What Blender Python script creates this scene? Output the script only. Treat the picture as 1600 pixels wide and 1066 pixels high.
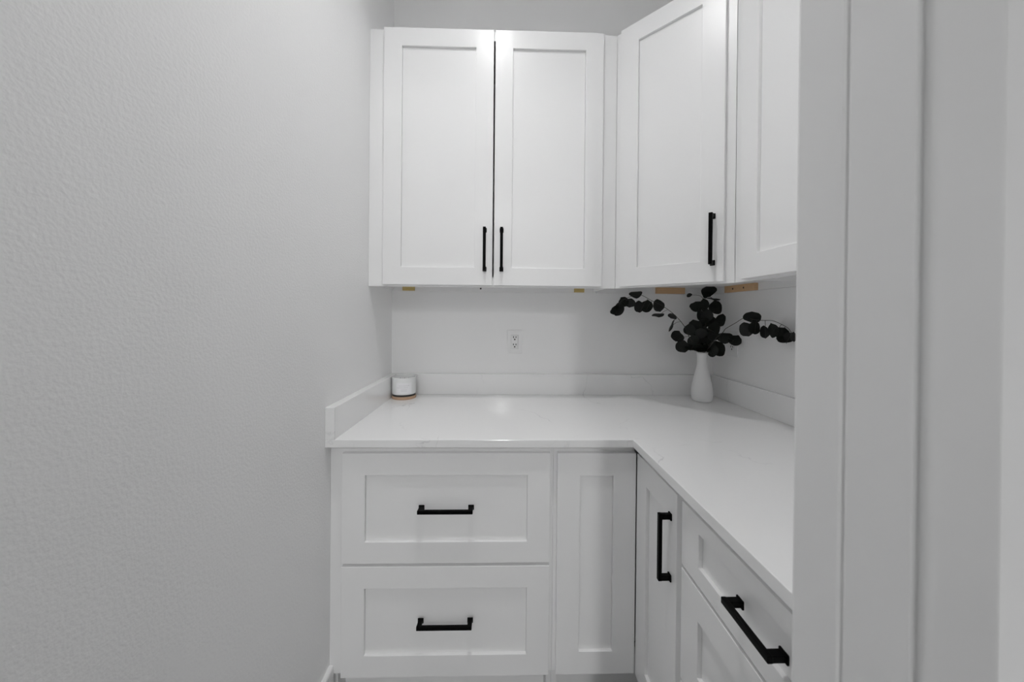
import bpy, bmesh, math, random
from mathutils import Vector, Matrix

# ------------------------------------------------------------------ reset
for o in list(bpy.data.objects):
    bpy.data.objects.remove(o)
S = bpy.context.scene
COL = S.collection
I = 0.0254                      # all dimensions below are in inches

# ------------------------------------------------------------------ camera
CAM = Vector((21.865, -68.935, 51.628))
YAW, PITCH, ROLL, FPX, PYO = 1.3618, -0.2391, 0.5069, 545.742, -38.874


def cam_axes():
    y, p, r = map(math.radians, (YAW, PITCH, ROLL))
    fw = Vector((math.sin(y) * math.cos(p), math.cos(y) * math.cos(p), math.sin(p)))
    rt = Vector((math.cos(y), -math.sin(y), 0))
    up = rt.cross(fw)
    return (math.cos(r) * rt + math.sin(r) * up, -math.sin(r) * rt + math.cos(r) * up, fw)


RT, UP, FW = cam_axes()
cd = bpy.data.cameras.new('camera')
cam = bpy.data.objects.new('camera', cd)
COL.objects.link(cam)
m3 = Matrix((RT, UP, -FW)).transposed()
cam.matrix_world = Matrix.Translation(CAM * I) @ m3.to_4x4()
cd.sensor_fit = 'HORIZONTAL'
cd.sensor_width = 36.0
cd.lens = FPX / 1600 * 36.0
cd.shift_y = PYO / 1600
cd.clip_start = 0.01
cd.dof.use_dof = True
cd.dof.focus_distance = 1.15
cd.dof.aperture_fstop = 5.0
S.camera = cam

# ------------------------------------------------------------------ world, exposure
w = bpy.data.worlds.new('world')
S.world = w
w.use_nodes = True
w.node_tree.nodes['Background'].inputs[0].default_value = (0.8, 0.8, 0.8, 1)
w.node_tree.nodes['Background'].inputs[1].default_value = 0.0
S.view_settings.view_transform = 'Standard'
S.view_settings.look = 'None'
S.view_settings.gamma = 1
S.view_settings.use_curve_mapping = False
S.view_settings.exposure = 0.1
S.cycles.max_bounces = 12        # a small white room: let the light bounce until it is spent
S.cycles.diffuse_bounces = 10
S.cycles.glossy_bounces = 4
S.cycles.use_denoising = True
PANTRY_LAMP = 345.0              # emission strength of the pantry downlight
HALL_LAMP = 840.0                # emission strength of the hall downlights


# ------------------------------------------------------------------ materials
def mat(name, col, rough=0.5, metal=0.0, spec=0.5, bump=None, vary=None, coat=0.0):
    m = bpy.data.materials.new(name)
    m.use_nodes = True
    nt = m.node_tree
    b = nt.nodes['Principled BSDF']
    b.inputs['Base Color'].default_value = (*col, 1)
    b.inputs['Roughness'].default_value = rough
    b.inputs['Metallic'].default_value = metal
    b.inputs['Specular IOR Level'].default_value = spec
    b.inputs['Coat Weight'].default_value = coat
    tc = nt.nodes.new('ShaderNodeTexCoord')
    geo = nt.nodes.new('ShaderNodeNewGeometry')
    if bump:
        scale, strength, dist = bump
        n = nt.nodes.new('ShaderNodeTexNoise')
        n.inputs['Scale'].default_value = scale
        n.inputs['Detail'].default_value = 3
        nt.links.new(geo.outputs['Position'], n.inputs['Vector'])
        bp = nt.nodes.new('ShaderNodeBump')
        bp.inputs['Strength'].default_value = strength
        bp.inputs['Distance'].default_value = dist
        nt.links.new(n.outputs['Fac'], bp.inputs['Height'])
        nt.links.new(bp.outputs['Normal'], b.inputs['Normal'])
    if vary:
        scale, amount = vary
        n = nt.nodes.new('ShaderNodeTexNoise')
        n.inputs['Scale'].default_value = scale
        n.inputs['Detail'].default_value = 4
        nt.links.new(geo.outputs['Position'], n.inputs['Vector'])
        mr = nt.nodes.new('ShaderNodeMapRange')
        mr.inputs['To Min'].default_value = 1 - amount
        mr.inputs['To Max'].default_value = 1 + amount
        nt.links.new(n.outputs['Fac'], mr.inputs['Value'])
        mx = nt.nodes.new('ShaderNodeMix')
        mx.data_type = 'RGBA'
        mx.blend_type = 'MULTIPLY'
        mx.inputs[0].default_value = 1
        mx.inputs[6].default_value = (*col, 1)
        nt.links.new(mr.outputs['Result'], mx.inputs[7])
        nt.links.new(mx.outputs[2], b.inputs['Base Color'])
    return m


def quartz():
    m = mat('white_quartz', (0.90, 0.90, 0.90), 0.12, spec=0.45)
    nt = m.node_tree
    b = nt.nodes['Principled BSDF']
    geo = nt.nodes.new('ShaderNodeNewGeometry')
    warp = nt.nodes.new('ShaderNodeTexNoise')
    warp.inputs['Scale'].default_value = 4.5
    warp.inputs['Detail'].default_value = 5
    nt.links.new(geo.outputs['Position'], warp.inputs['Vector'])
    sc = nt.nodes.new('ShaderNodeVectorMath')
    sc.operation = 'SCALE'
    sc.inputs['Scale'].default_value = 0.35
    nt.links.new(warp.outputs['Color'], sc.inputs[0])
    ad = nt.nodes.new('ShaderNodeVectorMath')
    ad.operation = 'ADD'
    nt.links.new(geo.outputs['Position'], ad.inputs[0])
    nt.links.new(sc.outputs[0], ad.inputs[1])
    vo = nt.nodes.new('ShaderNodeTexVoronoi')
    vo.feature = 'DISTANCE_TO_EDGE'
    vo.inputs['Scale'].default_value = 2.6
    nt.links.new(ad.outputs[0], vo.inputs['Vector'])
    r = nt.nodes.new('ShaderNodeMapRange')
    r.inputs['From Min'].default_value = 0.0
    r.inputs['From Max'].default_value = 0.008
    r.inputs['To Min'].default_value = 1
    r.inputs['To Max'].default_value = 0
    nt.links.new(vo.outputs['Distance'], r.inputs['Value'])
    gate = nt.nodes.new('ShaderNodeTexNoise')
    gate.inputs['Scale'].default_value = 6
    nt.links.new(geo.outputs['Position'], gate.inputs['Vector'])
    gr = nt.nodes.new('ShaderNodeMapRange')
    gr.inputs['From Min'].default_value = 0.5
    gr.inputs['From Max'].default_value = 0.68
    nt.links.new(gate.outputs['Fac'], gr.inputs['Value'])
    mu = nt.nodes.new('ShaderNodeMath')
    mu.operation = 'MULTIPLY'
    nt.links.new(r.outputs['Result'], mu.inputs[0])
    nt.links.new(gr.outputs['Result'], mu.inputs[1])
    mx = nt.nodes.new('ShaderNodeMix')
    mx.data_type = 'RGBA'
    mx.inputs[6].default_value = (0.90, 0.90, 0.90, 1)
    mx.inputs[7].default_value = (0.66, 0.66, 0.67, 1)
    nt.links.new(mu.outputs[0], mx.inputs[0])
    nt.links.new(mx.outputs[2], b.inputs['Base Color'])
    return m


def wood(name, a, b2, rough=0.6):
    m = mat(name, a, rough)
    nt = m.node_tree
    b = nt.nodes['Principled BSDF']
    geo = nt.nodes.new('ShaderNodeNewGeometry')
    mp = nt.nodes.new('ShaderNodeMapping')
    mp.inputs['Scale'].default_value = (15, 260, 260)
    nt.links.new(geo.outputs['Position'], mp.inputs['Vector'])
    n = nt.nodes.new('ShaderNodeTexNoise')
    n.inputs['Scale'].default_value = 1
    n.inputs['Detail'].default_value = 4
    nt.links.new(mp.outputs[0], n.inputs['Vector'])
    mx = nt.nodes.new('ShaderNodeMix')
    mx.data_type = 'RGBA'
    mx.inputs[6].default_value = (*a, 1)
    mx.inputs[7].default_value = (*b2, 1)
    nt.links.new(n.outputs['Fac'], mx.inputs[0])
    nt.links.new(mx.outputs[2], b.inputs['Base Color'])
    return m


def tile():
    m = mat('grey_floor_tile', (0.55, 0.55, 0.55), 0.45)
    nt = m.node_tree
    b = nt.nodes['Principled BSDF']
    geo = nt.nodes.new('ShaderNodeNewGeometry')
    br = nt.nodes.new('ShaderNodeTexBrick')
    br.inputs['Scale'].default_value = 1
    br.inputs['Brick Width'].default_value = 0.6
    br.inputs['Row Height'].default_value = 0.3
    br.inputs['Mortar Size'].default_value = 0.003
    br.inputs['Color1'].default_value = (0.30, 0.30, 0.30, 1)
    br.inputs['Color2'].default_value = (0.33, 0.33, 0.33, 1)
    br.inputs['Mortar'].default_value = (0.22, 0.22, 0.22, 1)
    nt.links.new(geo.outputs['Position'], br.inputs['Vector'])
    nt.links.new(br.outputs['Color'], b.inputs['Base Color'])
    return m


def emit(name, strength):
    m = bpy.data.materials.new(name)
    m.use_nodes = True
    nt = m.node_tree
    b = nt.nodes['Principled BSDF']
    b.inputs['Base Color'].default_value = (0.9, 0.9, 0.9, 1)
    b.inputs['Emission Color'].default_value = (1, 1, 1, 1)
    b.inputs['Emission Strength'].default_value = strength
    return m


M = dict(
    wall=mat('white_wall_paint', (0.89, 0.89, 0.89), 0.55, spec=0.3, bump=(160, 0.6, 0.0018)),
    wall_flat=mat('white_wall_paint_fine', (0.89, 0.89, 0.89), 0.6, spec=0.3, bump=(230, 0.12, 0.0008)),
    ceiling=mat('ceiling_paint', (0.92, 0.92, 0.92), 0.8, spec=0.2, bump=(150, 0.15, 0.001)),
    trim=mat('white_trim_paint', (0.88, 0.88, 0.88), 0.4, bump=(9, 0.08, 0.002)),
    cabinet=mat('white_cabinet_lacquer', (0.90, 0.90, 0.90), 0.3, spec=0.5),
    panel=mat('white_cabinet_panel', (0.90, 0.90, 0.90), 0.33, spec=0.5),
    inside=mat('cabinet_interior', (0.82, 0.82, 0.82), 0.6),
    rail=mat('white_melamine', (0.86, 0.86, 0.86), 0.5),
    black=mat('matte_black_metal', (0.0015, 0.0015, 0.0015), 0.5, spec=0.08),
    quartz=quartz(),
    floor=tile(),
    pine=wood('bare_pine', (0.70, 0.47, 0.27), (0.54, 0.34, 0.18)),
    yellow=wood('yellow_pine', (0.62, 0.48, 0.19), (0.46, 0.34, 0.12)),
    cork=wood('light_wood_base', (0.58, 0.40, 0.27), (0.44, 0.29, 0.19)),
    vase=mat('white_ceramic', (0.84, 0.84, 0.84), 0.45, bump=(320, 0.06, 0.0005)),
    jar=mat('white_glazed_jar', (0.82, 0.83, 0.83), 0.3),
    label=mat('white_paper_label', (0.88, 0.88, 0.9), 0.6),
    ink=mat('grey_print', (0.68, 0.68, 0.7), 0.6),
    wax=mat('candle_wax', (0.80, 0.79, 0.77), 0.5),
    leaf=mat('dark_green_leaf', (0.008, 0.010, 0.008), 0.55, spec=0.25, vary=(60, 0.35)),
    leaf2=mat('charcoal_leaf', (0.013, 0.014, 0.013), 0.55, spec=0.28, vary=(60, 0.3)),
    stem=mat('dark_stem', (0.03, 0.028, 0.024), 0.6),
    plastic=mat('white_plastic', (0.85, 0.85, 0.85), 0.35),
    slot=mat('dark_slot', (0.02, 0.02, 0.02), 0.6),
    steel=mat('screw_steel', (0.35, 0.35, 0.36), 0.4, metal=0.9),
    baffle=mat('grey_baffle', (0.5, 0.5, 0.5), 0.5),
    lamp=emit('pantry_lens', PANTRY_LAMP),
    lamp2=emit('hall_lens', HALL_LAMP),
)


# ------------------------------------------------------------------ builders
def world_loc(o):
    v = Vector((0, 0, 0))
    while o:
        v += o.location
        o = o.parent
    return v


def obj(name, bm, m, parent=None, smooth=False, bevel=0.0, seg=2):
    """Link the bmesh (in inches, world space) as one object with its origin at its base."""
    bmesh.ops.recalc_face_normals(bm, faces=bm.faces)
    lo = Vector((min(v.co[i] for v in bm.verts) for i in range(3)))
    hi = Vector((max(v.co[i] for v in bm.verts) for i in range(3)))
    org = Vector(((lo.x + hi.x) / 2, (lo.y + hi.y) / 2, lo.z))
    for v in bm.verts:
        v.co = (v.co - org) * I
    me = bpy.data.meshes.new(name)
    bm.to_mesh(me)
    bm.free()
    me.materials.append(M[m] if isinstance(m, str) else m)
    if smooth:
        for p in me.polygons:
            p.use_smooth = True
    o = bpy.data.objects.new(name, me)
    COL.objects.link(o)
    o.location = org * I
    if parent:
        o.parent = parent
        o.location = org * I - world_loc(parent)
    if bevel:
        md = o.modifiers.new('bevel', 'BEVEL')
        md.width = bevel * I
        md.segments = seg
        md.limit_method = 'ANGLE'
    return o


def tag(o, label=None, cat=None, group=None, kind=None):
    if label:
        o['label'] = label
    if cat:
        o['category'] = cat
    if group:
        o['group'] = group
    if kind:
        o['kind'] = kind
    return o


def thing(name, label, cat, loc, group=None):
    o = bpy.data.objects.new(name, None)
    o.empty_display_size = 0.05
    COL.objects.link(o)
    o.location = Vector(loc) * I
    return tag(o, label, cat, group)


def struct(name, bm, m, bevel=0.0):
    o = obj(name, bm, m, bevel=bevel)
    o['kind'] = 'structure'
    return o


class F:
    """A face frame: s runs to the right along the face, d out of it, z up."""
    def __init__(self, ox, oy, sx, sy):
        self.o = Vector((ox, oy, 0))
        self.s = Vector((sx, sy, 0)).normalized()
        self.d = Vector((self.s.y, -self.s.x, 0))

    def __call__(self, s, d, z):
        return self.o + self.s * s + self.d * d + Vector((0, 0, z))


W0 = F(0, 0, 1, 0)              # world: s = x, d = -y


def box(bm, f, s0, s1, d0, d1, z0, z1):
    v = [bm.verts.new(f(s, d, z)) for z in (z0, z1) for d in (d0, d1) for s in (s0, s1)]
    for q in ((0, 1, 3, 2), (4, 5, 7, 6), (0, 1, 5, 4), (2, 3, 7, 6), (0, 2, 6, 4), (1, 3, 7, 5)):
        bm.faces.new([v[i] for i in q])


def wbox(bm, x0, x1, y0, y1, z0, z1):
    box(bm, W0, x0, x1, -y0, -y1, z0, z1)


def prism(bm, pts, z0, z1):
    a = [bm.verts.new((x, y, z0)) for x, y in pts]
    b = [bm.verts.new((x, y, z1)) for x, y in pts]
    n = len(pts)
    bm.faces.new(a)
    bm.faces.new(b)
    for i in range(n):
        bm.faces.new((a[i], a[(i + 1) % n], b[(i + 1) % n], b[i]))


def ring(bm, f, s0, s1, z0, z1, i0, i1, j0, j1, d0, d1):
    """Rectangular frame (outer s0..s1, z0..z1; hole i0..i1, j0..j1)."""
    o = [(s0, z0), (s1, z0), (s1, z1), (s0, z1)]
    n = [(i0, j0), (i1, j0), (i1, j1), (i0, j1)]
    vs = {}
    for k, pts in (('o', o), ('n', n)):
        for d in (d0, d1):
            vs[k, d] = [bm.verts.new(f(s, d, z)) for s, z in pts]
    for i in range(4):
        j = (i + 1) % 4
        for d in (d0, d1):
            bm.faces.new((vs['o', d][i], vs['o', d][j], vs['n', d][j], vs['n', d][i]))
        for k in ('o', 'n'):
            bm.faces.new((vs[k, d0][i], vs[k, d0][j], vs[k, d1][j], vs[k, d1][i]))


def lathe(bm, c, prof, n=48):
    rows = []
    for r, z in prof:
        rows.append([bm.verts.new((c[0] + r * math.cos(2 * math.pi * i / n),
                                   c[1] + r * math.sin(2 * math.pi * i / n), c[2] + z)) for i in range(n)])
    for a, b in zip(rows, rows[1:]):
        for i in range(n):
            bm.faces.new((a[i], a[(i + 1) % n], b[(i + 1) % n], b[i]))
    bm.faces.new(rows[0])
    bm.faces.new(rows[-1])


def tube(bm, pts, r0, r1, n=6):
    pts = [Vector(p) for p in pts]
    rows = []
    for i, p in enumerate(pts):
        t = (pts[min(i + 1, len(pts) - 1)] - pts[max(i - 1, 0)]).normalized()
        a = t.orthogonal().normalized()
        if rows:
            a = (rows_a - t * rows_a.dot(t)).normalized()
        rows_a = a
        b = t.cross(a)
        r = r0 + (r1 - r0) * i / max(1, len(pts) - 1)
        rows.append([bm.verts.new(p + r * (a * math.cos(2 * math.pi * k / n) + b * math.sin(2 * math.pi * k / n))) for k in range(n)])
    for a, b in zip(rows, rows[1:]):
        for k in range(n):
            bm.faces.new((a[k], a[(k + 1) % n], b[(k + 1) % n], b[k]))
    bm.faces.new(rows[0])
    bm.faces.new(rows[-1])


def spline(pts, n=6):
    """Catmull-Rom through the points."""
    pts = [Vector(p) for p in pts]
    P = [pts[0] * 2 - pts[1]] + pts + [pts[-1] * 2 - pts[-2]]
    out = []
    for i in range(1, len(P) - 2):
        p0, p1, p2, p3 = P[i - 1:i + 3]
        for k in range(n):
            t = k / n
            out.append(0.5 * (2 * p1 + (p2 - p0) * t + (2 * p0 - 5 * p1 + 4 * p2 - p3) * t * t + (3 * p1 - p0 - 3 * p2 + p3) * t ** 3))
    out.append(pts[-1])
    return out


# ------------------------------------------------------------------ the room
RW = 64.074                     # right wall
CEIL = 120.0
PIN, POUT = -57.0, -60.6        # pantry side and hall side of the door wall
OPX = 32.0                      # the opening runs from the left wall to here
HALLL, HALLX, HALLY = -150.0, 170.0, -350.0
OPL = 1.6                       # left side of the opening
HEAD = 96.0

bm = bmesh.new(); wbox(bm, -4, 0, PIN, 4, 0, CEIL); struct('wall_left', bm, 'wall')
bm = bmesh.new(); wbox(bm, 0, RW, 0, 4, 0, CEIL); struct('wall_back', bm, 'wall_flat')
bm = bmesh.new(); wbox(bm, RW, RW + 4, PIN, 4, 0, CEIL); struct('wall_right', bm, 'wall_flat')
bm = bmesh.new()
wbox(bm, OPX + 0.6, HALLX, POUT, PIN, 0, CEIL)
wbox(bm, OPL - 0.6, OPX + 0.6, POUT, PIN, HEAD + 0.6, CEIL)
wbox(bm, HALLL, OPL - 0.6, POUT, PIN, 0, CEIL)
struct('wall_front', bm, 'wall_flat')
bm = bmesh.new(); wbox(bm, HALLX, HALLX + 4, HALLY, PIN, 0, CEIL); struct('wall_hall_right', bm, 'wall_flat')
bm = bmesh.new(); wbox(bm, HALLL - 4, HALLL, HALLY, PIN, 0, CEIL); struct('wall_hall_left', bm, 'wall_flat')
bm = bmesh.new(); wbox(bm, HALLL - 4, HALLX + 4, HALLY - 4, HALLY, 0, CEIL); struct('wall_rear', bm, 'wall_flat')
bm = bmesh.new(); wbox(bm, HALLL - 4, HALLX + 4, HALLY - 4, 4, -4, 0); struct('floor', bm, 'floor')
LX, LY, LR, LD = 19.2, -43.5, 2.2, 1.55      # pantry downlight: place, radius, depth of its can
bm = bmesh.new()
wbox(bm, HALLL - 4, HALLX + 4, LY + LR, 4, CEIL, CEIL + 4)
wbox(bm, HALLL - 4, HALLX + 4, HALLY - 4, LY - LR, CEIL, CEIL + 4)
wbox(bm, HALLL - 4, LX - LR, LY - LR, LY + LR, CEIL, CEIL + 4)
wbox(bm, LX + LR, HALLX + 4, LY - LR, LY + LR, CEIL, CEIL + 4)
struct('ceiling', bm, 'ceiling')

# baseboard along the left wall, up to the cabinets
bm = bmesh.new()
pr = [(0, 0), (0.56, 0), (0.56, 6.45), (0.46, 6.62), (0, 6.62)]
a = [bm.verts.new((x, PIN, z)) for x, z in pr]
b = [bm.verts.new((x, -24.0, z)) for x, z in pr]
bm.faces.new(a); bm.faces.new(b)
for i in range(5):
    bm.faces.new((a[i], a[(i + 1) % 5], b[(i + 1) % 5], b[i]))
struct('baseboard_left', bm, 'trim')

# the door lining (jamb) and the casing on the hall side
bm = bmesh.new()
wbox(bm, OPX, OPX + 0.6, PIN - 1.75, PIN + 0.02, 0, HEAD + 0.6)
wbox(bm, OPX + 0.03, OPX + 0.6, POUT - 0.02, PIN - 1.75, 0, HEAD + 0.6)
wbox(bm, OPL - 0.6, OPL, POUT - 0.02, PIN + 0.02, 0, HEAD + 0.6)
wbox(bm, OPL, OPX, POUT - 0.02, PIN + 0.02, HEAD, HEAD + 0.6)
struct('trim_1', bm, 'trim', 0.12)
bm = bmesh.new()
prf = [(0.04, 0), (0.05, 0.05), (0.1, 0.13), (0.18, 0.18), (0.3, 0.2), (0.36, 0.2), (1.74, 0.2), (1.8, 0.2), (1.93, 0.17), (2.0, 0.1), (2.03, 0.04), (2.03, 0)]
CY = POUT - 0.02


def casing(bm, prf):
    rows = [[bm.verts.new((px + sx * x, CY - d, z + sz * x)) for x, d in prf]
            for px, sx, z, sz in ((OPX, 1, 0, 0), (OPX, 1, HEAD, 1), (OPL, -1, HEAD, 1), (OPL, -1, 0, 0))]
    n = len(prf)
    bm.faces.new(rows[0])
    bm.faces.new(rows[-1])
    for a, b in zip(rows, rows[1:]):
        for i in range(n):
            j = (i + 1) % n
            bm.faces.new((a[i], a[j], b[j], b[i]))


casing(bm, prf)
o = struct('trim_2', bm, 'trim')
for p in o.data.polygons:
    p.use_smooth = len(p.vertices) == 4 and p.normal.y < 0.5
bm = bmesh.new()
wbox(bm, OPX + 2.03, HALLX, POUT - 0.56, POUT, 0, 6.6)
struct('baseboard_front', bm, 'trim', 0.08)


# ------------------------------------------------------------------ ceiling downlights
def downlight(x, y, r, lens, label, group=None, deep=0.0):
    t = thing('recessed_downlight_offscreen', label, 'ceiling light', (x, y, CEIL - 0.3), group)
    n = 48

    def turn(prof):
        bm = bmesh.new()
        rows = [[bm.verts.new((x + q * math.cos(2 * math.pi * i / n), y + q * math.sin(2 * math.pi * i / n), CEIL + z)) for i in range(n)] for q, z in prof]
        for a, b in zip(rows, rows[1:]):
            for i in range(n):
                bm.faces.new((a[i], a[(i + 1) % n], b[(i + 1) % n], b[i]))
        return bm
    obj('trim_ring', turn([(r + 1.2, 0.0), (r + 1.15, -0.12), (r + 0.1, -0.3), (r, -0.22), (r, 0.05)]), 'plastic', t, smooth=True)
    if deep:
        obj('baffle', turn([(r, -0.1), (r - 0.03, deep + 0.2)]), 'baffle', t, smooth=True)
    bm = bmesh.new()
    lathe(bm, (x, y, CEIL - 0.15 + deep), [(r - 0.02, 0), (r - 0.02, 0.3)])
    obj('lens_offscreen', bm, lens, t)


downlight(LX, LY, LR, 'lamp', 'round white recessed downlight in the pantry ceiling above the cabinets', deep=LD)
for hy, where in ((-210, 'facing the pantry doorway'), (-300, 'deep in the hall by its rear wall')):
    downlight(20, hy, 3.2, 'lamp2', 'round white recessed hall ceiling downlight ' + where, 'hall downlights')

# ------------------------------------------------------------------ cabinets
FB = F(0, -24.0, 1, 0)          # base run on the back wall
FR = F(39.8, -24.0, 0, -1)      # base run on the right wall (s = distance from y=-24 towards the hall)
UB = F(0, -12.1, 1, 0)          # uppers on the back wall
DX = RW - 24.0
UD = F(DX, -12.08, 1, -1)       # diagonal corner upper
DL = 11.92 * math.sqrt(2)
UR = F(52.0, -24.0, 0, -1)      # uppers on the right wall
T = 0.75                        # door thickness


def pull(f, parent, s, z, length, vertical, d0, name='pull'):
    """Square black bar pull with two posts on foot plates, centred at (s, z)."""
    bm = bmesh.new()
    h = length / 2
    pr_ = 1.3

    def b_(u0, u1, v0, v1, e0, e1):      # u along the bar, v across it, e out of the door
        if vertical:
            box(bm, f, s + v0, s + v1, d0 + e0, d0 + e1, z + u0, z + u1)
        else:
            box(bm, f, s + u0, s + u1, d0 + e0, d0 + e1, z + v0, z + v1)
    b_(-h, h, -0.23, 0.23, pr_ - 0.36, pr_)
    for k in (-1, 1):
        u = k * (h - 0.29)
        b_(u - 0.27, u + 0.27, -0.22, 0.22, 0.1, pr_ - 0.1)
        b_(u - 0.36, u + 0.36, -0.31, 0.31, 0.0, 0.16)
    return obj(name, bm, 'black', parent, bevel=0.05, seg=2)


def shaker(f, parent, name, s0, s1, z0, z1, stile=2.85, top=None, bottom=None, handle=None, d0=0.0):
    top = top or stile
    bottom = bottom or stile
    bm = bmesh.new()
    i0, i1, j0, j1 = s0 + stile, s1 - stile, z0 + bottom, z1 - top
    ring(bm, f, s0, s1, z0, z1, i0, i1, j0, j1, d0, d0 + T)
    o = obj(name, bm, 'cabinet', parent, bevel=0.045, seg=2)
    bm = bmesh.new()
    g = 0.03                    # thin groove between the frame and the panel
    box(bm, f, i0 - 0.2, i1 + 0.2, d0 + 0.06, d0 + T - 0.55, j0 - 0.2, j1 + 0.2)
    box(bm, f, i0 + g, i1 - g, d0 + T - 0.55, d0 + T - 0.38, j0 + g * 0.5, j1 - g)
    obj('panel', bm, 'panel', o)
    if handle:
        s, z, ln, vert = handle
        pull(f, o, s, z, ln, vert, d0 + T)
    return o


def bits(name, f, parent, m, boxes, bevel=0.0):
    bm = bmesh.new()
    for q in boxes:
        box(bm, f, *q)
    return obj(name, bm, m, parent, bevel=bevel)


# --- drawer base on the back wall
t = thing('drawer_cabinet', 'white base cabinet with two wide shaker drawers against the back wall', 'cabinet', (14.4, -12.0, 0))
bits('body', FB, t, 'inside', [(0.02, 0.75, -23.95, -0.75, 0, 35.03), (27.8, 28.44, -23.95, -0.75, 0, 35.03), (0.75, 27.8, -23.95, -0.75, 5.6, 6.2),
                              (0.75, 27.8, -23.95, -23.5, 6.2, 35.03)])
bits('face_frame', FB, t, 'cabinet', [(0.02, 2.2, -0.75, 0, 5.6, 35.03), (27.5, 28.44, -0.75, 0, 5.6, 35.03), (2.2, 27.5, -0.75, 0, 33.4, 35.03),
                                     (2.2, 27.5, -0.75, 0, 19.2, 20.7), (2.2, 27.5, -0.75, 0, 5.6, 7.2)], 0.02)
bits('toe_kick', FB, t, 'cabinet', [(0.02, 28.44, -3.7, -3.0, 0, 5.6)])
for z0, z1, hz in ((20.12, 34.05, 27.25), (5.74, 19.72, 12.95)):
    shaker(FB, t, 'drawer', 1.74, 27.94, z0, z1, 2.87, 2.77, 2.72, handle=(14.85, hz, 6.8, False))

# --- corner base with a folding pair of doors
t = thing('corner_cabinet', 'white corner base cabinet with two doors meeting at the inside corner', 'cabinet', (50, -14, 0))
bits('body', W0, t, 'inside', [(28.46, 29.2, 0.05, 23.25, 0, 35.03), (40.55, RW - 0.05, 34.9, 35.53, 0, 35.03),
                              (28.46, RW - 0.05, 0.05, 0.5, 0, 35.03), (RW - 0.5, RW - 0.05, 0.5, 35.5, 0, 35.03),
                              (29.2, RW - 0.5, 0.5, 20.2, 5.6, 6.2), (42.9, RW - 0.5, 20.2, 34.9, 5.6, 6.2)])
bits('face_frame', FB, t, 'cabinet', [(28.46, 29.4, -0.75, 0, 5.6, 35.03), (29.4, 39.0, -0.75, 0, 33.4, 35.03), (29.4, 39.0, -0.75, 0, 5.6, 7.2)], 0.02)
bits('face_frame', FR, t, 'cabinet', [(10.6, 11.5, -0.75, 0, 5.6, 35.03), (1.0, 10.6, -0.75, 0, 33.4, 35.03), (1.0, 10.6, -0.75, 0, 5.6, 7.2)], 0.02)
bits('toe_kick', W0, t, 'cabinet', [(28.46, 42.8, 20.3, 21.0, 0, 5.6), (42.8, 43.5, 20.3, 35.53, 0, 5.6)])
shaker(FB, t, 'door', 28.88, 38.98, 5.76, 34.05, 2.9, handle=None)
shaker(FR, t, 'door', 0.82, 11.1, 5.76, 34.05, 2.9, handle=(9.85, 28.15, 6.8, True))

# --- three drawer base on the right wall
t = thing('drawer_cabinet', 'white base cabinet with a shallow drawer over deeper ones beside the doorway', 'cabinet', (52, -46, 0))
E1 = 32.85
bits('body', FR, t, 'inside', [(11.56, 12.2, -24.2, -0.75, 0, 35.03), (E1 - 0.65, E1, -24.2, -0.75, 0, 35.03), (12.2, E1 - 0.65, -24.2, -0.75, 5.6, 6.2),
                              (12.2, E1 - 0.65, -24.2, -23.7, 6.2, 35.03)])
bits('face_frame', FR, t, 'cabinet', [(11.53, 12.6, -0.75, 0, 5.6, 35.03), (E1 - 1.1, E1, -0.75, 0, 5.6, 35.03), (12.6, E1 - 1.1, -0.75, 0, 33.4, 35.03),
                                     (12.6, E1 - 1.1, -0.75, 0, 27.1, 28.6), (12.6, E1 - 1.1, -0.75, 0, 16.3, 17.7), (12.6, E1 - 1.1, -0.75, 0, 5.6, 7.2)], 0.02)
bits('toe_kick', FR, t, 'cabinet', [(11.53, E1, -3.7, -3.0, 0, 5.6)])
for z0, z1, hz, tp in ((28.02, 34.05, 31.15, 1.5), (17.12, 27.66, 22.6, 2.75), (5.76, 16.8, 11.5, 2.75)):
    shaker(FR, t, 'drawer', 12.05, E1 - 0.3, z0, z1, 2.87, tp, tp + 0.1, handle=(22.35, hz, 4.5, False))


# --- uppers
ZB, ZT = 56.05, 97.35


def upper(f, parent, s0, s1, depth, fs0, fs1):
    bits('body', f, parent, 'inside', [(s0, s0 + 0.6, -depth, -0.75, 56.3, 97.3), (s1 - 0.6, s1, -depth, -0.75, 56.3, 97.3),
                                      (s0 + 0.6, s1 - 0.6, -depth, -0.75, 57.2, 57.8), (s0 + 0.6, s1 - 0.6, -depth, -0.75, 96.7, 97.3),
                                      (s0 + 0.6, s1 - 0.6, -depth, -depth + 0.3, 57.8, 96.7)])
    bits('hanging_rail', f, parent, 'rail', [(s0 + 0.6, s1 - 0.6, -depth, -depth + 0.7, 56.02, 57.2)])
    bits('face_frame', f, parent, 'cabinet', [(s0, fs0, -0.75, 0, ZB, ZT), (fs1, s1, -0.75, 0, ZB, ZT),
                                             (fs0, fs1, -0.75, 0, ZB, 57.7), (fs0, fs1, -0.75, 0, 95.9, ZT)], 0.02)


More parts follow.
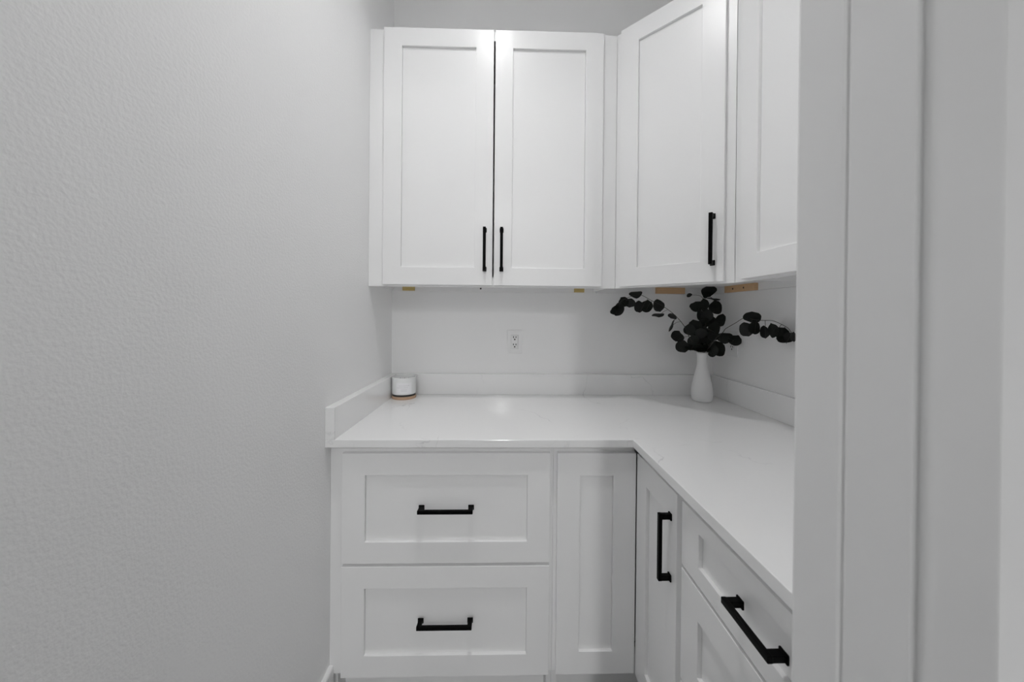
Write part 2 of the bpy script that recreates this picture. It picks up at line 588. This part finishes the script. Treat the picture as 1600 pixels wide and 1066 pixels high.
t = thing('wall_cabinet', 'white double door wall cabinet against the back wall above the outlet', 'cabinet', (20, -6, 56.05))
upper(UB, t, 0.03, DX - 0.02, 12.05, 3.0, 37.1)
shaker(UB, t, 'door', 2.5, 19.95, 56.3, 97.15, 2.85, handle=(18.72, 62.0, 6.8, True))
shaker(UB, t, 'door', 20.2, 37.62, 56.3, 97.15, 2.85, handle=(21.42, 62.0, 6.8, True))
for x0, x1 in ((2.36, 4.6), (35.6, 37.5)):
    bits('mounting_block', W0, t, 'yellow', [(x0, x1, 0.74, 1.35, 56.1, 57.19)], 0.02)
bm = bmesh.new(); box(bm, W0, 17.2, 17.5, 0.74, 0.8, 56.5, 56.8); obj('screw', bm, 'slot', t, bevel=0.1)

# diagonal corner cabinet: five-sided box
t = thing('corner_wall_cabinet', 'white diagonal corner wall cabinet with a single door over the vase', 'cabinet', (56, -8, 56.05))
A, B_ = (DX, -12.08), (52.0, -24.0)
bm = bmesh.new()
e = 0.05
inn = (0.53, 0.53)
pent = [(DX + 0.02, -e), (RW - e, -e), (RW - e, -23.98), (52.6, -23.98), (DX + 0.02, -11.4)]
prism(bm, pent, 57.2, 57.8)
prism(bm, pent, 96.7, 97.3)
wbox(bm, DX + 0.02, DX + 0.5, -11.4, -e, 57.8, 96.7)
wbox(bm, 52.6, RW - e, -23.98, -23.5, 57.8, 96.7)
wbox(bm, DX + 0.5, RW - e, -0.4, -e, 57.8, 96.7)
wbox(bm, RW - 0.45, RW - e, -23.5, -0.4, 57.8, 96.7)
obj('body', bm, 'inside', t)
bits('hanging_rail', W0, t, 'rail', [(DX + 0.02, RW - 0.75, e, 0.75, 56.02, 57.2)])
bits('hanging_rail', W0, t, 'rail', [(RW - 0.75, RW - e, e, 23.3, 56.02, 57.2)])
bits('face_frame', UD, t, 'cabinet', [(0.02, 1.6, -0.7, 0, ZB, ZT), (DL - 1.6, DL - 0.02, -0.7, 0, ZB, ZT),
                                     (1.6, DL - 1.6, -0.7, 0, ZB, 57.7), (1.6, DL - 1.6, -0.7, 0, 95.9, ZT)], 0.02)
shaker(UD, t, 'door', 1.02, 15.7, 56.27, 97.15, 2.87, handle=(14.42, 61.9, 6.8, True))
bits('mounting_block', W0, t, 'pine', [(51.7, 57.3, 0.74, 1.4, 56.0, 57.19)], 0.02)
o = bits('mounting_block', W0, t, 'pine', [(RW - 1.4, RW - 0.74, 5.2, 12.9, 56.0, 57.19)], 0.02)
for yy in (7.4, 10.2):
    bits('screw', W0, t, 'slot', [(RW - 1.44, RW - 1.38, yy, yy + 0.28, 56.45, 56.73)], 0.1)

t = thing('wall_cabinet', 'white wall cabinet on the right wall next to the diagonal corner cabinet', 'cabinet', (58, -40, 56.05))
upper(UR, t, 0.03, E1, 12.02, 2.4, E1 - 1.5)
shaker(UR, t, 'door', 2.0, 17.1, 56.3, 97.15, 2.87, handle=(15.85, 62.0, 6.8, True))
shaker(UR, t, 'door', 17.35, E1 - 0.7, 56.3, 97.15, 2.87, handle=(18.6, 62.0, 6.8, True))

# ------------------------------------------------------------------ countertop and backsplash strips
XC = 38.3
HS = 40.0
bm = bmesh.new()
prism(bm, [(0.01, -0.01), (0.01, -25.5), (XC, -25.5), (XC, PIN + 0.15), (RW - 0.01, PIN + 0.15), (RW - 0.01, -0.01)], 35.04, 36.0)
tag(obj('countertop', bm, 'quartz', bevel=0.05), 'L-shaped white quartz countertop with faint grey veins', 'countertop')
TS = 1.15
bm = bmesh.new(); wbox(bm, 0.01, TS, -25.5, -0.01, 36.0, HS)
tag(obj('backsplash', bm, 'quartz', bevel=0.05), 'short quartz backsplash strip along the left wall beside the candle', 'backsplash')
bm = bmesh.new(); wbox(bm, TS, RW - TS, -0.8, -0.01, 36.0, HS)
tag(obj('backsplash', bm, 'quartz', bevel=0.05), 'long quartz backsplash strip along the back wall below the outlet', 'backsplash')
bm = bmesh.new(); wbox(bm, RW - 0.8, RW - 0.01, PIN + 0.15, -0.01, 36.0, HS)
tag(obj('backsplash', bm, 'quartz', bevel=0.05), 'quartz backsplash strip along the right wall behind the vase', 'backsplash')


# ------------------------------------------------------------------ outlets
def outlet(f, s, z, label):
    c = f(s, 0, z - 2.3)
    t = thing('wall_outlet', label, 'outlet', c)
    bm = bmesh.new()
    ring(bm, f, s - 1.48, s + 1.48, z - 2.3, z + 2.3, s - 0.68, s + 0.68, z - 1.33, z + 1.33, 0.0, 0.22)
    obj('cover_plate', bm, 'plastic', t, bevel=0.05)
    bm = bmesh.new(); box(bm, f, s - 0.65, s + 0.65, 0.0, 0.26, z - 1.3, z + 1.3)
    r = obj('receptacle', bm, 'plastic', t, bevel=0.04)
    for k in (0.72, -0.72):
        for ds, dz, a, b in ((-0.25, 0.22, 0.08, 0.17), (0.25, 0.22, 0.08, 0.15), (0.0, -0.24, 0.13, 0.13)):
            bm = bmesh.new()
            box(bm, f, s + ds - a, s + ds + a, 0.25, 0.275, z + k + dz - b, z + k + dz + b)
            obj('slot', bm, 'slot', r)
    for k in (1.85, -1.85):
        bm = bmesh.new(); box(bm, f, s - 0.1, s + 0.1, 0.2, 0.24, z + k - 0.1, z + k + 0.1)
        obj('screw', bm, 'plastic', t, bevel=0.03)


outlet(F(0, 0, 1, 0), 24.07, 46.27, 'white duplex wall outlet on the back wall under the double door cabinet')
outlet(F(RW, 0, 0, -1), 5.75, 46.6, 'white wall outlet on the right wall behind the dark leaves')

# ------------------------------------------------------------------ candle
cx, cy, cz = 3.42, -3.42, 36.0
t = thing('candle', 'white jar candle on a round wooden base in the counter corner', 'candle', (cx, cy, cz))
bm = bmesh.new(); lathe(bm, (cx, cy, cz), [(2.05, 0), (2.16, 0.06), (2.16, 0.48), (2.1, 0.54)])
obj('wooden_base', bm, 'cork', t, smooth=False)
bm = bmesh.new(); lathe(bm, (cx, cy, cz), [(2.08, 0.54), (2.08, 0.86)])
obj('dark_band', bm, 'slot', t)
bm = bmesh.new()
lathe(bm, (cx, cy, cz), [(1.95, 0.86), (2.1, 0.9), (2.14, 1.05), (2.15, 3.85), (2.12, 3.95), (2.02, 3.95), (1.98, 3.85), (1.98, 3.3)])
obj('jar', bm, 'jar', t, smooth=True)
bm = bmesh.new(); lathe(bm, (cx, cy, cz), [(1.97, 3.1), (1.97, 3.32), (0.2, 3.34)])
obj('wax', bm, 'wax', t)
for k in (-0.7, 0.1, 0.8):
    bm = bmesh.new(); tube(bm, [(cx + k, cy + 0.1 * k, cz + 3.3), (cx + k, cy + 0.1 * k, cz + 3.7)], 0.05, 0.04)
    obj('wick', bm, 'slot', t)
bm = bmesh.new()
a0, a1 = math.radians(-112), math.radians(-38)
for z0, z1, rr in ((1.15, 3.1, 2.165),):
    n = 14
    lo = [bm.verts.new((cx + rr * math.cos(a0 + (a1 - a0) * i / n), cy + rr * math.sin(a0 + (a1 - a0) * i / n), cz + z0)) for i in range(n + 1)]
    hi = [bm.verts.new((v.co.x, v.co.y, cz + z1)) for v in lo]
    for i in range(n):
        bm.faces.new((lo[i], lo[i + 1], hi[i + 1], hi[i]))
lab = obj('label_sticker', bm, 'label', t, smooth=True)
bm = bmesh.new()
rr = 2.175
for z, f0, f1 in ((2.55, 0.15, 0.85), (2.2, 0.05, 0.75), (1.85, 0.3, 0.7), (1.6, 0.3, 0.7)):
    n = 10
    lo = [bm.verts.new((cx + rr * math.cos(a0 + (a1 - a0) * (f0 + (f1 - f0) * i / n)), cy + rr * math.sin(a0 + (a1 - a0) * (f0 + (f1 - f0) * i / n)), cz + z)) for i in range(n + 1)]
    hi = [bm.verts.new((v.co.x, v.co.y, v.co.z + 0.07)) for v in lo]
    for i in range(n):
        bm.faces.new((lo[i], lo[i + 1], hi[i + 1], hi[i]))
obj('print', bm, 'ink', lab)

# ------------------------------------------------------------------ vase
vx, vy, vz = 58.6, -5.3, 36.0
bm = bmesh.new()
prof = [(1.3, 0.0), (1.52, 0.07), (1.7, 0.35), (1.8, 0.9), (1.82, 1.6), (1.77, 2.4), (1.64, 3.3), (1.43, 4.3), (1.18, 5.3), (0.97, 6.2), (0.86, 6.9),
        (0.83, 7.5), (0.86, 8.1), (0.92, 8.6), (0.99, 9.0), (0.96, 9.06), (0.9, 9.0), (0.8, 8.4), (0.75, 7.0)]
lathe(bm, (vx, vy, vz), prof, 56)
tag(obj('vase', bm, 'vase', smooth=True), 'white ceramic bottle vase in the counter corner holding dark eucalyptus', 'vase')


# ------------------------------------------------------------------ eucalyptus
def ray(px, py):
    return FW + RT * ((px - 800) / FPX) - UP * ((py - 533 - PYO) / FPX)


def on_plane(px, py, p, n):
    v = ray(px, py)
    return CAM + v * ((Vector(p) - CAM).dot(n) / v.dot(n))


def zp(x, y):                   # sketch coordinates of the bouquet to photo pixels
    return 930 + x / 4.8455, 430 + y / 4.8455


random.seed(7)
LEAVES = []
for k in range(5):              # five leaf outlines, unit size, base at the origin pointing along +y
    bm = bmesh.new()
    n = 18
    cup = random.uniform(0.08, 0.2)
    fold = random.uniform(-0.16, 0.16)
    ctr = bm.verts.new((0, 0, 0))
    rim, mid = [], []
    for i in range(n):
        a = 2 * math.pi * i / n
        x, y = math.sin(a) * 0.5, -math.cos(a) * 0.5
        r = 1 + 0.05 * math.sin(3 * a + k) + 0.03 * random.uniform(-1, 1)
        if i == 0:
            r = 1.06
        if i == n // 2:
            r = 1.12
        x *= r
        y *= r
        rim.append(bm.verts.new((x, y, cup * (x * x + y * y) * 1.6 + fold * abs(x) + 0.05 * math.sin(5 * x + k))))
        mid.append(bm.verts.new((x * .55, y * .55, cup * (x * x + y * y) * .4 + fold * abs(x) * .5)))
    for i in range(n):
        j = (i + 1) % n
        bm.faces.new((ctr, mid[i], mid[j]))
        bm.faces.new((mid[i], rim[i], rim[j], mid[j]))
    bmesh.ops.recalc_face_normals(bm, faces=bm.faces)
    me = bpy.data.meshes.new('leaf')
    bm.to_mesh(me)
    bm.free()
    for p in me.polygons:
        p.use_smooth = True
    LEAVES.append(me)


def leaf(parent, c, w, h, ang, tilt, k, dark=True):
    """A round leaf centred at c; w, h its seen size in inches, ang its turn, tilt the yaw of its face."""
    big = max(w, h)
    view = (CAM - c).normalized()
    r = RT.copy()
    u = view.cross(r).normalized()
    r = u.cross(view).normalized()
    rm = Matrix.Rotation(math.radians(ang), 3, view)
    r, u = rm @ r, rm @ u
    # foreshorten by real tilt: the seen ratio sets how far the face is turned away
    ax, ratio = (u, w / big) if w < h else (r, h / big)
    th = math.acos(max(0.12, min(1, ratio))) * (1 if tilt >= 0 else -1)
    tm = Matrix.Rotation(th, 3, ax)
    x, y, n = tm @ r, tm @ u, tm @ view
    me = LEAVES[k % 5].copy() if False else LEAVES[k % 5]
    o = bpy.data.objects.new('leaf', me)
    COL.objects.link(o)
    if not me.materials:
        me.materials.append(M['leaf'] if k % 5 < 3 else M['leaf2'])
    o.parent = parent
    o.matrix_local = Matrix.Translation(c * I - world_loc(parent)) @ (Matrix((x, y, n)).transposed() * (big * I)).to_4x4()
    return c - y * (big * 0.5)


def branch(label, group, stem, leaves, p, n, jitter=0.5, forks=()):
    """stem: sketch points; leaves: (x, y, w, h, turn, tilt) in the sketch; p, n: the upright plane it grows in."""
    base = Vector((vx, vy, vz + 8.3))
    n = Vector(n).normalized()
    t = thing('eucalyptus_stem', label, 'plant stem', base, group)
    pts = [base - Vector((0, 0, 2.2)), base] + [on_plane(*zp(x, y), p, n) for x, y in stem]
    sp = spline(pts, 6)
    bm = bmesh.new()
    tube(bm, sp, 0.075, 0.03)
    for fk in forks:
        q = [on_plane(*zp(x, y), p, n) for x, y in fk]
        tube(bm, spline(q, 5), 0.045, 0.025, 5)
        sp = sp + spline(q, 5)
    for i, (x, y, w, h, ang, tl) in enumerate(leaves):
        c = on_plane(*zp(x, y), p, n)
        off = random.uniform(-1, 1) * jitter
        d = (c - CAM).normalized()
        c = c + d * off
        depth = (c - CAM).dot(FW)
        s = depth / FPX / 4.8455
        s *= 1.1
        foot = leaf(t, c, w * s, h * s, ang, tl, random.randrange(5))
        near = min(sp, key=lambda q: (q - foot).length)
        midp = (near + foot) / 2 + Vector((0, 0, 0.25))
        tube(bm, spline([near, midp, foot], 3), 0.035, 0.03, 4)
    obj('stem', bm, 'stem', t)
    return t


G = 'eucalyptus stems in the vase'
PC = Vector((vx, vy, 44))
branch('dark eucalyptus stem arching out over the counter towards the double door cabinet', G,
       [(770, 540), (715, 475), (680, 395), (610, 310), (520, 240), (430, 195), (340, 150), (262, 165), (195, 198), (150, 250)],
       [(307, 142, 88, 46, 8, 1), (215, 205, 76, 66, 30, -1), (265, 212, 74, 60, -12, 1), (148, 265, 72, 52, 48, 1), (182, 262, 62, 92, -22, -1),
        (334, 240, 72, 78, 5, 1), (388, 238, 84, 82, -10, -1), (480, 231, 76, 84, 14, 1), (477, 301, 82, 26, 10, 1), (584, 312, 62, 34, -34, 1),
        (574, 382, 92, 14, 62, 1), (620, 467, 86, 70, -20, -1), (658, 540, 84, 86, 20, 1), (724, 542, 80, 60, -8, -1), (715, 415, 78, 76, 10, 1)],
       PC, (0.12, 1, 0))
branch('dark eucalyptus stem reaching along the right wall towards the doorway', G,
       [(870, 540), (915, 480), (968, 432), (988, 406), (1060, 364), (1130, 324), (1190, 335), (1260, 343), (1340, 345), (1400, 368), (1460, 402), (1495, 450)],
       [(1190, 318, 108, 76, 4, 1), (1145, 412, 88, 94, 15, -1), (1205, 400, 66, 86, 0, 1), (1283, 432, 62, 84, 5, 1), (1348, 420, 66, 96, 4, -1),
        (1412, 438, 86, 80, -30, 1), (1438, 480, 100, 70, 8, -1), (1470, 470, 66, 66, 10, 1), (1500, 468, 44, 64, 0, 1)],
       PC, (14.0, 4.2, 0), 0.25)
branch('dark eucalyptus stem standing upright under the diagonal cabinet', G,
       [(815, 520), (825, 430), (842, 320), (838, 240), (828, 190), (842, 160)],
       [(858, 118, 96, 72, 12, 1), (835, 158, 34, 30, 0, 1), (898, 180, 86, 12, -2, 1), (768, 234, 90, 68, 14, 1), (826, 226, 60, 84, 0, -1),
        (912, 246, 80, 92, 16, 1), (792, 298, 42, 84, 0, 1), (845, 305, 76, 84, 0, -1), (868, 345, 74, 84, 20, 1), (950, 342, 58, 84, -12, 1),
        (756, 386, 80, 84, 12, -1), (818, 360, 80, 60, 30, 1), (902, 405, 72, 88, 0, 1), (712, 152, 36, 26, 20, 1)],
       PC + Vector((0, 0.5, 0)), (-0.1, 1, 0), 0.9, forks=([(826, 190), (790, 155), (715, 150)], [(845, 320), (920, 265), (950, 300)]))
branch('short leafy dark eucalyptus stem crowding the mouth of the vase', G,
       [(850, 540), (905, 500), (970, 470), (1050, 495)],
       [(975, 470, 106, 72, 4, 1), (1055, 497, 84, 72, -34, -1), (770, 450, 76, 80, 10, 1), (852, 420, 96, 44, -28, 1), (885, 462, 70, 60, -30, -1),
        (746, 500, 80, 80, 10, 1), (838, 482, 90, 76, -25, 1), (800, 530, 96, 74, 0, -1), (866, 528, 76, 66, 20, 1), (885, 572, 72, 84, 10, -1),
        (930, 558, 90, 104, 20, 1), (775, 548, 74, 56, 10, 1), (822, 566, 88, 40, 0, -1), (800, 440, 76, 70, 0, 1), (830, 510, 90, 60, 12, 1)],
       PC - Vector((0, 0.6, 0)), (0.6, 1, 0), 0.8)
